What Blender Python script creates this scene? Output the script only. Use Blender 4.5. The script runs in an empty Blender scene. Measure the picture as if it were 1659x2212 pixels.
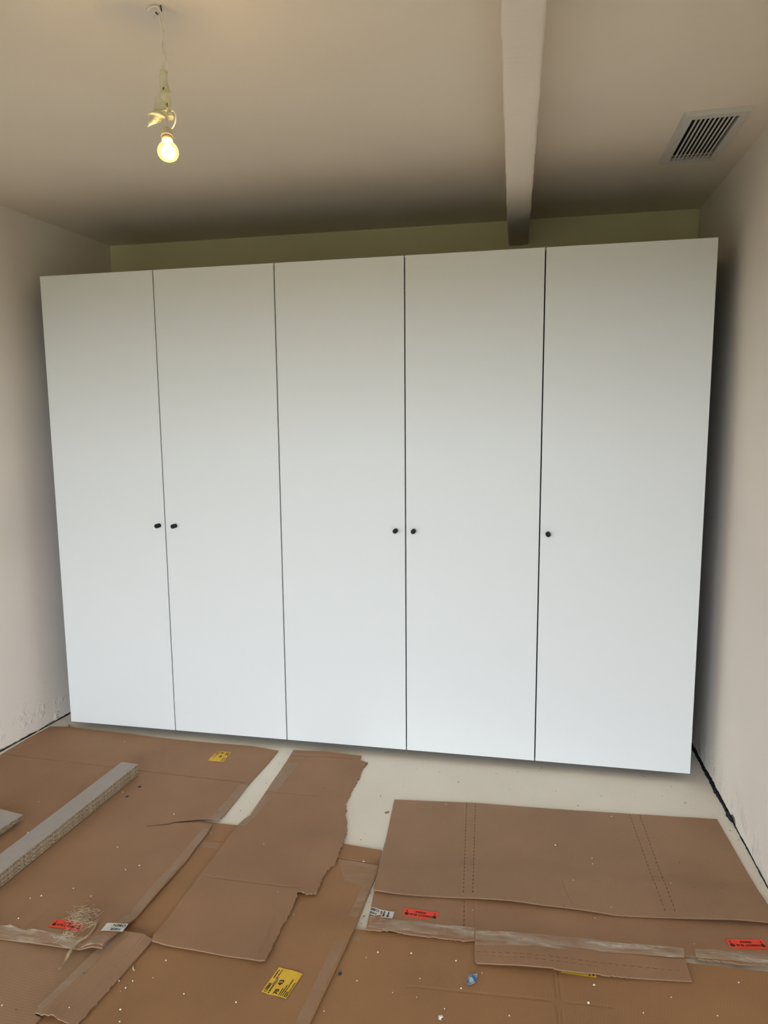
import bpy, bmesh, math, random
from mathutils import Vector, Matrix, noise
from mathutils.geometry import delaunay_2d_cdt

sc = bpy.context.scene
COL = sc.collection
random.seed(7)

# ------------------------------------------------------------------ camera
cam_d = bpy.data.cameras.new('camera')
cam_d.sensor_fit = 'VERTICAL'
cam_d.sensor_height = 36.0
cam_d.lens = 1436.53 * 36.0 / 2212.0
cam_d.clip_start = 0.02
cam = bpy.data.objects.new('camera', cam_d)
COL.objects.link(cam)
_r = Vector((0.9817, 0.1900, -0.0081)); _f = Vector((-0.1895, 0.9737, -0.1261)).normalized()
_r = (_r - _f * _r.dot(_f)).normalized(); _u = _r.cross(_f)
cam.matrix_world = Matrix(((_r.x, _u.x, -_f.x, 2.2803), (_r.y, _u.y, -_f.y, -2.9814),
                           (_r.z, _u.z, -_f.z, 1.5697), (0, 0, 0, 1)))
sc.camera = cam

# ------------------------------------------------------------------ daylight
W = bpy.data.worlds.new('overcast_sky'); sc.world = W
W.use_nodes = True
_bg = W.node_tree.nodes['Background']
_bg.inputs['Color'].default_value = (0.78, 0.90, 1.03, 1)
_bg.inputs['Strength'].default_value = 1.0
# rear opening (terrace door) behind the camera: the only daylight source
ROOM_Y0 = -3.6
OPEN = (-0.35, 3.0, 0.0, 1.9)          # x0, x1, z0, z1 of the opening in the rear wall
_pl = bpy.data.lights.new('window_portal', 'AREA'); _pl.shape = 'RECTANGLE'
_pl.size = OPEN[1] - OPEN[0]; _pl.size_y = OPEN[3] - OPEN[2]
_pl.cycles.is_portal = True
_po = bpy.data.objects.new('window_portal', _pl); COL.objects.link(_po)
_po.location = ((OPEN[0] + OPEN[1]) / 2, ROOM_Y0 - 0.05, (OPEN[2] + OPEN[3]) / 2)
_po.rotation_euler = (math.radians(90), 0, 0)

vs = sc.view_settings
vs.view_transform = 'Standard'; vs.look = 'None'; vs.gamma = 1.0; vs.exposure = 3.12
try: vs.use_curve_mapping = False
except Exception: pass
sc.cycles.max_bounces = 10
sc.cycles.diffuse_bounces = 4
sc.cycles.transparent_max_bounces = 12
sc.cycles.sample_clamp_indirect = 6.0
sc.cycles.use_adaptive_sampling = True
sc.cycles.adaptive_threshold = 0.03
sc.cycles.use_denoising = True

# ------------------------------------------------------------------ materials
def srgb(r, g, b):
    f = lambda c: (c / 255.0 / 12.92) if c / 255.0 <= 0.04045 else ((c / 255.0 + 0.055) / 1.055) ** 2.4
    return (f(r), f(g), f(b), 1)

class NM:
    """small node helper around one principled material"""
    def __init__(s, name, color, rough=0.6, spec=0.4, **kw):
        s.m = bpy.data.materials.new(name); s.m.use_nodes = True
        s.t = s.m.node_tree; s.b = s.t.nodes['Principled BSDF']
        s.b.inputs['Base Color'].default_value = tuple(color[:3]) + (1,)
        s.b.inputs['Roughness'].default_value = rough
        s.b.inputs['Specular IOR Level'].default_value = spec
        for k, v in kw.items(): s.b.inputs[k.replace('_', ' ')].default_value = v
        s.co = s.n('ShaderNodeTexCoord')
        s.normal = None
    def n(s, t, **kw):
        o = s.t.nodes.new(t)
        for k, v in kw.items(): setattr(o, k, v)
        return o
    def l(s, a, b): s.t.links.new(a, b)
    def coord(s, scale=(1, 1, 1), rot=(0, 0, 0)):
        mp = s.n('ShaderNodeMapping'); mp.inputs['Scale'].default_value = scale; mp.inputs['Rotation'].default_value = rot
        s.l(s.co.outputs['Object'], mp.inputs['Vector']); return mp.outputs['Vector']
    def noise(s, scale, detail=4, rough=0.5, vec=None):
        o = s.n('ShaderNodeTexNoise'); o.inputs['Scale'].default_value = scale
        o.inputs['Detail'].default_value = detail; o.inputs['Roughness'].default_value = rough
        s.l(vec if vec is not None else s.co.outputs['Object'], o.inputs['Vector']); return o.outputs['Fac']
    def ramp(s, fac, stops):
        o = s.n('ShaderNodeValToRGB'); e = o.color_ramp.elements
        while len(e) < len(stops): e.new(0.5)
        for i, (p, c) in enumerate(stops):
            e[i].position = p; e[i].color = tuple(c[:3]) + (1,)
        s.l(fac, o.inputs['Fac']); return o.outputs['Color']
    def base(s, c): s.l(c, s.b.inputs['Base Color'])
    def bump(s, h, strength=0.3, dist=0.01):
        o = s.n('ShaderNodeBump'); o.inputs['Strength'].default_value = strength; o.inputs['Distance'].default_value = dist
        s.l(h, o.inputs['Height'])
        if s.normal is not None: s.l(s.normal, o.inputs['Normal'])
        s.normal = o.outputs['Normal']; s.l(s.normal, s.b.inputs['Normal'])
    def mix(s, fac, a, b, mode='MIX'):
        o = s.n('ShaderNodeMix', data_type='RGBA', blend_type=mode)
        for v, i in ((fac, 0), (a, 6), (b, 7)):
            if isinstance(v, (int, float)): o.inputs[i].default_value = v
            elif isinstance(v, tuple): o.inputs[i].default_value = tuple(v[:3]) + (1,)
            else: s.l(v, o.inputs[i])
        return o.outputs[2]

M = {}
def mk_plaster(name, col, lum=0.05, chip=False, grain=False):
    k = NM(name, col, 0.85, 0.2)
    n1 = k.noise(1.3, 1); c0 = tuple(c * (1 - lum) for c in col[:3]); c1 = tuple(min(1, c * (1 + lum)) for c in col[:3])
    base = k.ramp(n1, [(0.3, c0), (0.7, c1)])
    k.bump(k.noise(26, 3, 0.62), 0.14, 0.005)
    if grain: k.bump(k.noise(1.0, 3, 0.6, k.coord((5, 150, 5), (0, 0, 0.08))), 0.22, 0.004)
    if chip:
        sp = k.n('ShaderNodeSeparateXYZ'); k.l(k.co.outputs['Object'], sp.inputs['Vector'])
        mr = k.n('ShaderNodeMapRange'); mr.inputs['From Min'].default_value = 0.20; mr.inputs['From Max'].default_value = 0.02
        k.l(sp.outputs['Z'], mr.inputs['Value'])
        mm = k.n('ShaderNodeMath', operation='MULTIPLY'); k.l(mr.outputs['Result'], mm.inputs[0])
        k.l(k.ramp(k.noise(11, 4, 0.6), [(0.54, (0, 0, 0)), (0.64, (1, 1, 1))]), mm.inputs[1])
        k.bump(mm.outputs[0], 0.5, 0.008)
        base = k.mix(mm.outputs[0], base, (col[0] * 0.93, col[1] * 0.94, col[2] * 0.95))
    k.base(base)
    return k.m
M['wall'] = mk_plaster('wall_plaster', (0.89, 0.795, 0.70), chip=True)
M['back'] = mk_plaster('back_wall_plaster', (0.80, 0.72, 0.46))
M['ceil'] = mk_plaster('ceiling_paint', (0.82, 0.705, 0.575))
M['beam'] = mk_plaster('beam_paint', (0.84, 0.73, 0.61), grain=True)

k = NM('painted_concrete', (0.88, 0.79, 0.66), 0.55, 0.4)
k.base(k.mix(k.ramp(k.noise(90, 2), [(0.70, (0, 0, 0)), (0.74, (1, 1, 1))]),
             k.ramp(k.noise(2.2, 3, 0.6), [(0.3, (0.84, 0.755, 0.625)), (0.7, (0.905, 0.82, 0.69))]), (0.62, 0.58, 0.5)))
k.bump(k.noise(25, 2), 0.1, 0.004); M['floor'] = k.m

k = NM('white_lacquer_door', (0.83, 0.83, 0.81), 0.42, 0.35)
M['door'] = k.m
k = NM('gap_shade_carcass_board', (0.03, 0.03, 0.035), 0.7, 0.3); M['carcass'] = k.m  # carcass coloured near-black to put the shade of the door gaps into it
k = NM('matt_black_knob', (0.006, 0.006, 0.007), 0.6, 0.3); M['black'] = k.m

k = NM('dark_outdoor_surface', (0.10, 0.11, 0.06), 0.9, 0.1)  # unseen outdoors, made dark so little bounce light reaches the upper doors
k.base(k.ramp(k.noise(6, 4), [(0.3, (0.08, 0.09, 0.045)), (0.7, (0.13, 0.13, 0.08))])); M['outdoor_dark'] = k.m
def mk_card(name, rot, base=(0.360, 0.196, 0.104)):
    k = NM(name, base, 0.62, 0.3)
    v = k.coord((1, 1, 1), (0, 0, rot))
    wv = k.n('ShaderNodeTexWave'); wv.inputs['Scale'].default_value = 38; wv.inputs['Distortion'].default_value = 0.6
    k.l(v, wv.inputs['Vector'])
    big = k.ramp(k.noise(3.0, 3, 0.6), [(0.25, tuple(c * 0.86 for c in base)), (0.75, tuple(c * 1.12 for c in base))])
    fib = k.noise(1.0, 2, 0.7, k.coord((900, 60, 900), (0, 0, rot)))
    c = k.mix(0.18, big, k.ramp(fib, [(0.3, tuple(c * 0.72 for c in base)), (0.7, tuple(c * 1.25 for c in base))]))
    k.base(k.mix(0.05, c, k.ramp(wv.outputs['Fac'], [(0, tuple(x * 0.6 for x in base)), (1, tuple(x * 1.3 for x in base))])))
    k.bump(wv.outputs['Fac'], 0.12, 0.0006)
    return k.m
M['card_a'] = mk_card('kraft_cardboard', 0.05)
M['card_b'] = mk_card('kraft_cardboard_cross', math.pi / 2 + 0.1, (0.360, 0.208, 0.117))
M['card_g'] = mk_card('kraft_cardboard_warm', 0.2, (0.355, 0.182, 0.080))
M['card_edge'] = mk_card('torn_cardboard_edge', 0.9, (0.29, 0.165, 0.09))

def mk_tape(name, a0, a1, col=(0.62, 0.50, 0.38), stretch=(5, 30, 10)):
    k = NM(name, col, 0.42, 0.35)
    v = k.coord(stretch, (0, 0, 0.15))
    f = k.ramp(k.noise(1.0, 6, 0.65, v), [(0.42, (a0,) * 3), (0.60, (a1,) * 3), (0.68, (a1 * 1.5,) * 3)])
    k.l(f, k.b.inputs['Alpha']); k.bump(k.noise(1.0, 4, 0.65, v), 0.5, 0.003)
    return k.m
M['tape'] = mk_tape('clear_packing_tape', 0.10, 0.24)
M['tape_y'] = mk_tape('clear_packing_tape_lengthways', 0.16, 0.32, stretch=(25, 5, 10))
M['tape_w'] = mk_tape('crinkled_packing_tape', 0.10, 0.50, (0.78, 0.66, 0.53), (8, 34, 12))

def mk_flat(name, col, rough=0.55, var=0.06):
    k = NM(name, col, rough, 0.3)
    k.base(k.ramp(k.noise(35, 1), [(0.3, tuple(c * (1 - var) for c in col[:3])), (0.7, tuple(min(1, c * (1 + var)) for c in col[:3]))]))
    return k.m
M['red'] = mk_flat('red_label_paper', (0.95, 0.075, 0.035))
M['white'] = mk_flat('white_label_paper', (0.74, 0.72, 0.68))
M['yellow'] = mk_flat('yellow_label_paper', (0.82, 0.50, 0.045))
M['ink'] = mk_flat('black_print', (0.02, 0.018, 0.016), 0.6)
M['foam'] = mk_flat('foam_crumb', (0.9, 0.86, 0.78), 0.8)
M['dirt'] = mk_flat('dark_dirt', (0.06, 0.05, 0.04), 0.9)
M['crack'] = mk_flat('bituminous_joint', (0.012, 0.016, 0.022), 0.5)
M['blue'] = mk_flat('blue_plastic_film', (0.05, 0.19, 0.50), 0.35)
M['navy'] = mk_flat('dark_blue_flake', (0.02, 0.045, 0.09), 0.6)
M['bluegrey'] = mk_flat('pale_plastic_film', (0.33, 0.36, 0.38), 0.35)
M['fibre'] = mk_flat('hemp_fibre', (0.52, 0.40, 0.25), 0.75, 0.15)
M['cord'] = mk_flat('pale_cord', (0.88, 0.80, 0.68), 0.7)
M['wire'] = mk_flat('dark_wire', (0.10, 0.09, 0.08), 0.6)
M['grey_melamine'] = mk_flat('light_grey_melamine', (0.425, 0.372, 0.33), 0.6, 0.03)
M['vent'] = mk_flat('vent_grey_paint', (0.64, 0.59, 0.54), 0.5, 0.03)
M['slot_shade'] = mk_flat('slot_shade_black', (0.012, 0.012, 0.013), 0.9)
M['brass'] = mk_flat('warm_screw_cap', (0.72, 0.50, 0.26), 0.35)
M['socket'] = mk_flat('porcelain_socket', (0.70, 0.64, 0.50), 0.4)
def mk_masking():
    k = NM('masking_tape_paper', (0.93, 0.87, 0.68), 0.75, 0.2)
    c = k.ramp(k.noise(40, 3), [(0.3, (0.86, 0.78, 0.52)), (0.7, (0.95, 0.90, 0.72))]); k.base(c)
    k.bump(k.noise(110, 3), 0.5, 0.003)
    tr = k.n('ShaderNodeBsdfTranslucent'); k.l(c, tr.inputs['Color']); mx = k.n('ShaderNodeMixShader'); mx.inputs[0].default_value = 0.22
    k.l(k.b.outputs[0], mx.inputs[1]); k.l(tr.outputs[0], mx.inputs[2]); k.l(mx.outputs[0], k.t.nodes['Material Output'].inputs['Surface'])
    return k.m
M['masking'] = mk_masking()

k = NM('chipboard_edge', (0.4, 0.3, 0.2), 0.85, 0.2)
vo = k.n('ShaderNodeTexVoronoi'); vo.inputs['Scale'].default_value = 480; k.l(k.coord((1, 0.55, 1.3)), vo.inputs['Vector'])
sepc = k.n('ShaderNodeSeparateColor'); k.l(vo.outputs['Color'], sepc.inputs['Color'])
k.base(k.ramp(sepc.outputs['Red'], [(0.0, (0.10, 0.065, 0.035)), (0.35, (0.27, 0.18, 0.10)), (0.75, (0.46, 0.34, 0.20)), (1.0, (0.62, 0.50, 0.33))]))
k.bump(vo.outputs['Distance'], 0.5, 0.002); M['chip'] = k.m

def mk_emit(name, col, strength):
    m = bpy.data.materials.new(name); m.use_nodes = True; t = m.node_tree; t.nodes.clear()
    o = t.nodes.new('ShaderNodeOutputMaterial'); e = t.nodes.new('ShaderNodeEmission')
    e.inputs['Color'].default_value = tuple(col) + (1,); e.inputs['Strength'].default_value = strength
    t.links.new(e.outputs[0], o.inputs['Surface']); return m
M['glow'] = mk_emit('lit_filament', (1.0, 0.74, 0.36), 15.0)
def mk_bulb_glass():
    m = bpy.data.materials.new('bulb_glass'); m.use_nodes = True; t = m.node_tree; t.nodes.clear()
    o = t.nodes.new('ShaderNodeOutputMaterial'); tr = t.nodes.new('ShaderNodeBsdfTransparent'); tr.inputs[0].default_value = (1, 0.93, 0.78, 1)
    gl = t.nodes.new('ShaderNodeBsdfGlossy'); gl.inputs['Roughness'].default_value = 0.12; gl.inputs[0].default_value = (1, 0.9, 0.7, 1)
    em = t.nodes.new('ShaderNodeEmission'); em.inputs[0].default_value = (1.0, 0.55, 0.16, 1); em.inputs[1].default_value = 0.12
    mx = t.nodes.new('ShaderNodeMixShader'); mx.inputs[0].default_value = 0.12
    ad = t.nodes.new('ShaderNodeAddShader')
    t.links.new(tr.outputs[0], mx.inputs[1]); t.links.new(gl.outputs[0], mx.inputs[2])
    t.links.new(mx.outputs[0], ad.inputs[0]); t.links.new(em.outputs[0], ad.inputs[1]); t.links.new(ad.outputs[0], o.inputs['Surface'])
    try: m.cycles.emission_sampling = 'NONE'
    except Exception: pass
    return m
M['bulb'] = mk_bulb_glass()

# ------------------------------------------------------------------ mesh helpers
def link(name, me, mats, parent=None, loc=(0, 0, 0)):
    o = bpy.data.objects.new(name, me); COL.objects.link(o)
    for m in (mats if isinstance(mats, (list, tuple)) else [mats]): me.materials.append(M[m] if isinstance(m, str) else m)
    o.parent = parent; o.location = loc
    return o
def mesh(name, v, f, mats, parent=None, smooth=False, loc=(0, 0, 0), mi=None):
    me = bpy.data.meshes.new(name); me.from_pydata(v, [], f); me.update()
    if smooth: me.polygons.foreach_set('use_smooth', [True] * len(me.polygons))
    o = link(name, me, mats, parent, loc)
    if mi: me.polygons.foreach_set('material_index', mi)
    return o
def bm_obj(name, bm, mats, parent=None, smooth=False, loc=(0, 0, 0)):
    bmesh.ops.recalc_face_normals(bm, faces=bm.faces)
    me = bpy.data.meshes.new(name); bm.to_mesh(me); bm.free()
    if smooth: me.polygons.foreach_set('use_smooth', [True] * len(me.polygons))
    return link(name, me, mats, parent, loc)
def bm_box(bm, x0, x1, y0, y1, z0, z1):
    vs_ = [bm.verts.new(p) for p in ((x0, y0, z0), (x1, y0, z0), (x1, y1, z0), (x0, y1, z0), (x0, y0, z1), (x1, y0, z1), (x1, y1, z1), (x0, y1, z1))]
    return [bm.faces.new([vs_[i] for i in q]) for q in ((3, 2, 1, 0), (4, 5, 6, 7), (0, 1, 5, 4), (1, 2, 6, 5), (2, 3, 7, 6), (3, 0, 4, 7))]
def box(name, b, mat, parent=None, bev=0.0, loc=(0, 0, 0), seg=2):
    bm = bmesh.new(); bm_box(bm, *b)
    if bev: bmesh.ops.bevel(bm, geom=list(bm.edges), offset=bev, segments=seg, affect='EDGES', profile=0.5)
    return bm_obj(name, bm, mat, parent, loc=loc)
def tube_geo(pts, rad, n=7, cap=True):
    pts = [Vector(p) for p in pts]; v = []; f = []
    rad = rad if isinstance(rad, (list, tuple)) else [rad] * len(pts)
    up = Vector((0, 0, 1)); prev = None
    for i, p in enumerate(pts):
        t = (pts[min(i + 1, len(pts) - 1)] - pts[max(i - 1, 0)]).normalized()
        a = prev if prev is not None else (up if abs(t.z) < 0.9 else Vector((1, 0, 0)))
        a = (a - t * a.dot(t)).normalized(); b = t.cross(a); prev = a
        for j in range(n):
            w = 2 * math.pi * j / n; v.append(tuple(p + (a * math.cos(w) + b * math.sin(w)) * rad[i]))
    for i in range(len(pts) - 1):
        for j in range(n):
            f.append((i * n + j, i * n + (j + 1) % n, (i + 1) * n + (j + 1) % n, (i + 1) * n + j))
    if cap:
        f.append(tuple(range(n))[::-1]); f.append(tuple(range((len(pts) - 1) * n, len(pts) * n)))
    return v, f
def spline(pts, n=8):
    """catmull-rom through the points"""
    P = [Vector(p) for p in pts]; P = [P[0] * 2 - P[1]] + P + [P[-1] * 2 - P[-2]]; out = []
    for i in range(1, len(P) - 2):
        for s in range(n):
            t = s / n; a, b, c, d = P[i - 1], P[i], P[i + 1], P[i + 2]
            out.append(0.5 * ((2 * b) + (c - a) * t + (2 * a - 5 * b + 4 * c - d) * t * t + (3 * b - a - 3 * c + d) * t ** 3))
    out.append(P[-2]); return out
def lathe_geo(prof, n=24):
    v = []; f = []
    for r, z in prof:
        for j in range(n): v.append((r * math.cos(2 * math.pi * j / n), r * math.sin(2 * math.pi * j / n), z))
    for i in range(len(prof) - 1):
        for j in range(n): f.append((i * n + j, i * n + (j + 1) % n, (i + 1) * n + (j + 1) % n, (i + 1) * n + j))
    return v, f
def empty(name, loc=(0, 0, 0)):
    o = bpy.data.objects.new(name, None); COL.objects.link(o); o.location = loc; o.empty_display_size = 0.05; return o
def tag(o, label, cat, group=None):
    o['label'] = label; o['category'] = cat
    if group: o['group'] = group
    return o
def struct(o): o['kind'] = 'structure'; return o
def stuff(o): o['kind'] = 'stuff'; return o

# ------------------------------------------------------------------ the room
XL, AL = -0.1442, 0.1133      # left wall  x = XL + AL*y
XR, AR = 3.1662, 0.0125       # right wall x = XR + AR*y
YB, AB = 0.7105, 0.0084       # back wall  y = YB + AB*x
ZC = 2.6394
def lx(y): return XL + AL * y
def rx(y): return XR + AR * y
def by(x): return YB + AB * x
Y0 = ROOM_Y0
struct(mesh('floor', [(lx(Y0) - .3, Y0 - .25, 0), (rx(Y0) + .3, Y0 - .25, 0), (rx(1.2) + .3, 1.2, 0), (lx(1.2) - .3, 1.2, 0),
                      (lx(Y0) - .3, Y0 - .25, -.12), (rx(Y0) + .3, Y0 - .25, -.12), (rx(1.2) + .3, 1.2, -.12), (lx(1.2) - .3, 1.2, -.12)],
            [(0, 1, 2, 3), (7, 6, 5, 4), (0, 4, 5, 1), (1, 5, 6, 2), (2, 6, 7, 3), (3, 7, 4, 0)], 'floor'))
struct(mesh('ceiling', [(lx(Y0) - .3, Y0 - .25, ZC), (rx(Y0) + .3, Y0 - .25, ZC), (rx(1.2) + .3, 1.2, ZC), (lx(1.2) - .3, 1.2, ZC),
                        (lx(Y0) - .3, Y0 - .25, ZC + .15), (rx(Y0) + .3, Y0 - .25, ZC + .15), (rx(1.2) + .3, 1.2, ZC + .15), (lx(1.2) - .3, 1.2, ZC + .15)],
            [(3, 2, 1, 0), (4, 5, 6, 7), (1, 5, 4, 0), (2, 6, 5, 1), (3, 7, 6, 2), (0, 4, 7, 3)], 'ceil'))

def plaster_wall(name, fx, sgn, gap_fn):
    """wall with a ragged plaster bottom edge standing proud of a dark backing slab"""
    v = []; f = []; ys = []
    y = Y0
    yend = 0.72
    while y < yend:
        ys.append(y); y += 0.011 if y > -1.6 else 0.12
    ys.append(yend)
    th = 0.02
    for i, y in enumerate(ys):
        g = gap_fn(y); x = fx(y)
        hs = (g, g + 0.02, 0.12, ZC)
        for h in hs: v.append((x, y, h))
        v.append((x + sgn * th, y, g)); v.append((x + sgn * th, y, ZC))
    n = 6
    for i in range(len(ys) - 1):
        a = i * n; b = a + n
        for q in range(3): f.append((a + q, b + q, b + q + 1, a + q + 1))
        f.append((a, a + 4, b + 4, b)); f.append((a + 4, a + 5, b + 5, b + 4))
    if sgn > 0: pass
    o = struct(mesh(name, v, f, 'wall'))
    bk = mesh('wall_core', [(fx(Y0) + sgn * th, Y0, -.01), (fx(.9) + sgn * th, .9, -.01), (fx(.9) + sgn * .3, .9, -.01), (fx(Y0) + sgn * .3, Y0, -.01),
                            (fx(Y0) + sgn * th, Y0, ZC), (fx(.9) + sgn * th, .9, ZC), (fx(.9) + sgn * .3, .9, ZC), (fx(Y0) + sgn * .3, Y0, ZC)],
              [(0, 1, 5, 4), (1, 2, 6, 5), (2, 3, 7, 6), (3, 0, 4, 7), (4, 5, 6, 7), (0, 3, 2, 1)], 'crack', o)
    return o
def n1(x, s=0.0): return noise.noise(Vector((x, s, 0.37)))
def gapR(y):
    base = 0.012 if y > -0.28 else (0.005 if y > -0.8 else 0.004)
    if -0.32 < y < -0.26: base = 0.024
    return max(0.0015, base * (1 + 0.5 * n1(y * 30, 1) + 0.5 * n1(y * 80, 3)))
def gapL(y): return max(0.001, 0.007 + 0.006 * n1(y * 14, 5) + 0.006 * n1(y * 55, 8))
plaster_wall('wall_right', rx, 1, gapR)
plaster_wall('wall_left', lx, -1, gapL)
def joint(name, fx, sgn, y0, y1, wid_fn, seed):
    """irregular dark sealing strip squeezed out between wall and floor"""
    ys = []; y = y0
    while y < y1: ys.append(y); y += .008
    v = []; f = []
    for y in ys:
        w = wid_fn(y); x = fx(y)
        for u, h in ((.004, -.004), (.002, w * .75), (-w * .5, w * .62), (-w, w * .15), (-w * 1.02, -.004)): v.append((x + sgn * u, y, h))
    for i in range(len(ys) - 1):
        for q in range(4): f.append((i * 5 + q, i * 5 + q + 1, i * 5 + q + 6, i * 5 + q + 5))
    n = len(ys) - 1; f.append((0, 1, 2, 3, 4)); f.append(tuple(n * 5 + q for q in (4, 3, 2, 1, 0)))
    return struct(mesh(name, v, f, 'crack', smooth=True))
def wR(y):
    b = .011 if y > -.17 else (.0085 if y > -.24 else (.013 if y > -.30 else (.0036 if y > -.52 else .0028)))
    return max(.0015, b * (1 + .55 * n1(y * 22, 41) + .45 * n1(y * 70, 43)))
def wL(y): return max(.001, .0038 * (1 + .6 * n1(y * 20, 51) + .5 * n1(y * 60, 53)))
joint('trim_1', rx, 1, -.95, .70, wR, 1)
joint('trim_2', lx, -1, -.75, .70, wL, 2)
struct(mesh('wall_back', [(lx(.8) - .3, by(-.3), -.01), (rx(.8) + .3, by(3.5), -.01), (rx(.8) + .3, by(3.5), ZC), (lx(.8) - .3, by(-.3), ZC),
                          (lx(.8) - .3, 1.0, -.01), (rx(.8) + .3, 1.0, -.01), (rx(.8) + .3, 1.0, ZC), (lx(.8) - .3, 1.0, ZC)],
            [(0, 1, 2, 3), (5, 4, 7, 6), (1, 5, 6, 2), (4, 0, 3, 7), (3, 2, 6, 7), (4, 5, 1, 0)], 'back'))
bm = bmesh.new(); ox0, ox1, oz0, oz1 = OPEN
for b in ((lx(Y0) - .3, ox0, Y0 - .25, Y0, 0, ZC), (ox1, rx(Y0) + .3, Y0 - .25, Y0, 0, ZC), (ox0, ox1, Y0 - .25, Y0, oz1, ZC)): bm_box(bm, *b)
struct(bm_obj('wall_front', bm, 'wall'))
struct(box('ground', (-14, 17, -24, Y0 - .26, -.3, -.06), 'outdoor_dark'))

struct(box('added_sky_blocker', (-3, 6, -6.0, Y0 - .25, 2.15, 2.4), 'outdoor_dark'))  # slab added out of view to cut high sky and shape the door gradient
# ceiling beam: uneven painted timber running back to front
def build_beam():
    bx0, bx1, bz = 2.2352, 2.3394, 2.512
    prof = []
    r = 0.009
    ring = [(bx0, ZC + .02), (bx0, bz + r), (bx0 + r * .3, bz + r * .3), (bx0 + r, bz), (bx0 + .035, bz), (bx0 + .07, bz), (bx1 - r, bz), (bx1 - r * .3, bz + r * .3), (bx1, bz + r), (bx1, ZC + .02)]
    v = []; f = []; ys = []; y = Y0
    while y < by(2.3): ys.append(y); y += 0.02 if y > -1.6 else .2
    ys.append(by(2.3) + .01)
    for y in ys:
        for j, (x, z) in enumerate(ring):
            edge = j in (1, 2, 3, 6, 7, 8)
            a = 0.0022 if edge else 0.0008
            dx = a * (n1(y * 16, j // 4 * 9) + .7 * n1(y * 45, j // 4 * 5 + 2)); dz = a * (n1(y * 18, j + 20) + .6 * n1(y * 50, j + 31))
            if 0 < j < 9: x += dx; z += dz
            v.append((x, y, z))
    n = len(ring)
    for i in range(len(ys) - 1):
        for j in range(n - 1): f.append((i * n + j, i * n + j + 1, (i + 1) * n + j + 1, (i + 1) * n + j))
    o = mesh('ceiling_beam', v, f, 'beam', smooth=True)
    return tag(o, 'rough painted ceiling beam running from the front to the back wall', 'beam')
build_beam()

# ------------------------------------------------------------------ wardrobe cabinets
DZ0, DZ1 = 0.036, 2.3136
GAP = 0.0055
def knob(parent, x, z):
    L, r = 0.030, 0.0106
    prof = [(0.0, 0), (r * .92, 0), (r, .001), (r, L - .0016), (r * .95, L - .0004), (r * .86, L), (0, L)]
    v, f = lathe_geo(prof, 28)
    v = [(x + a, -c, z + b) for a, b, c in v]
    o = mesh('knob', v, f, 'black', parent, smooth=False); o['label'] = 'matt black cylindrical knob'
    return o
def cabinet(x0, x1, doors, label, group=None):
    t = tag(empty('wardrobe_cabinet', (0, 0, 0)), label, 'wardrobe')
    d0, d1 = 0.021, 0.62
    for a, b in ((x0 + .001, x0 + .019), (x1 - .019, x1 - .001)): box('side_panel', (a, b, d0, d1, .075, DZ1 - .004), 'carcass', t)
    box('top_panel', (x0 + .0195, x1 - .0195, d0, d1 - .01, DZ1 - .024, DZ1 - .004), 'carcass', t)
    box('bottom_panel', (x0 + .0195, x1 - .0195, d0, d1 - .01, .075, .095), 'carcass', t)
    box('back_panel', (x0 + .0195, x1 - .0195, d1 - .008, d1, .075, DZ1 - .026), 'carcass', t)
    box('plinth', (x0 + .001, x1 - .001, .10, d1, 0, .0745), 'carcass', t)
    for a, b, kx, kz in doors:
        d = box('door', (a, b, 0, .0185, DZ0, DZ1), 'door', t, 0.0009, seg=2)
        knob(d, kx, kz)
    return t
g = GAP / 2
KX = [0.5678, 0.6542, 1.7552, 1.8388, 2.4358]

KZ = 1.0985
cabinet(0, 1.2, [(0, .6 - g, KX[0], KZ), (.6 + g, 1.2 - g, KX[1], KZ)], 'tall white two-door wardrobe cabinet nearest the left wall')
cabinet(1.2, 2.4, [(1.2 + g, 1.8 - g, KX[2], KZ), (1.8 + g, 2.4 - g, KX[3], KZ)], 'tall white two-door wardrobe cabinet in the middle of the row')
cabinet(2.4, 3.072, [(2.4 + g, 3.072, KX[4], KZ)], 'tall white single-door wardrobe cabinet nearest the right wall')

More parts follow.
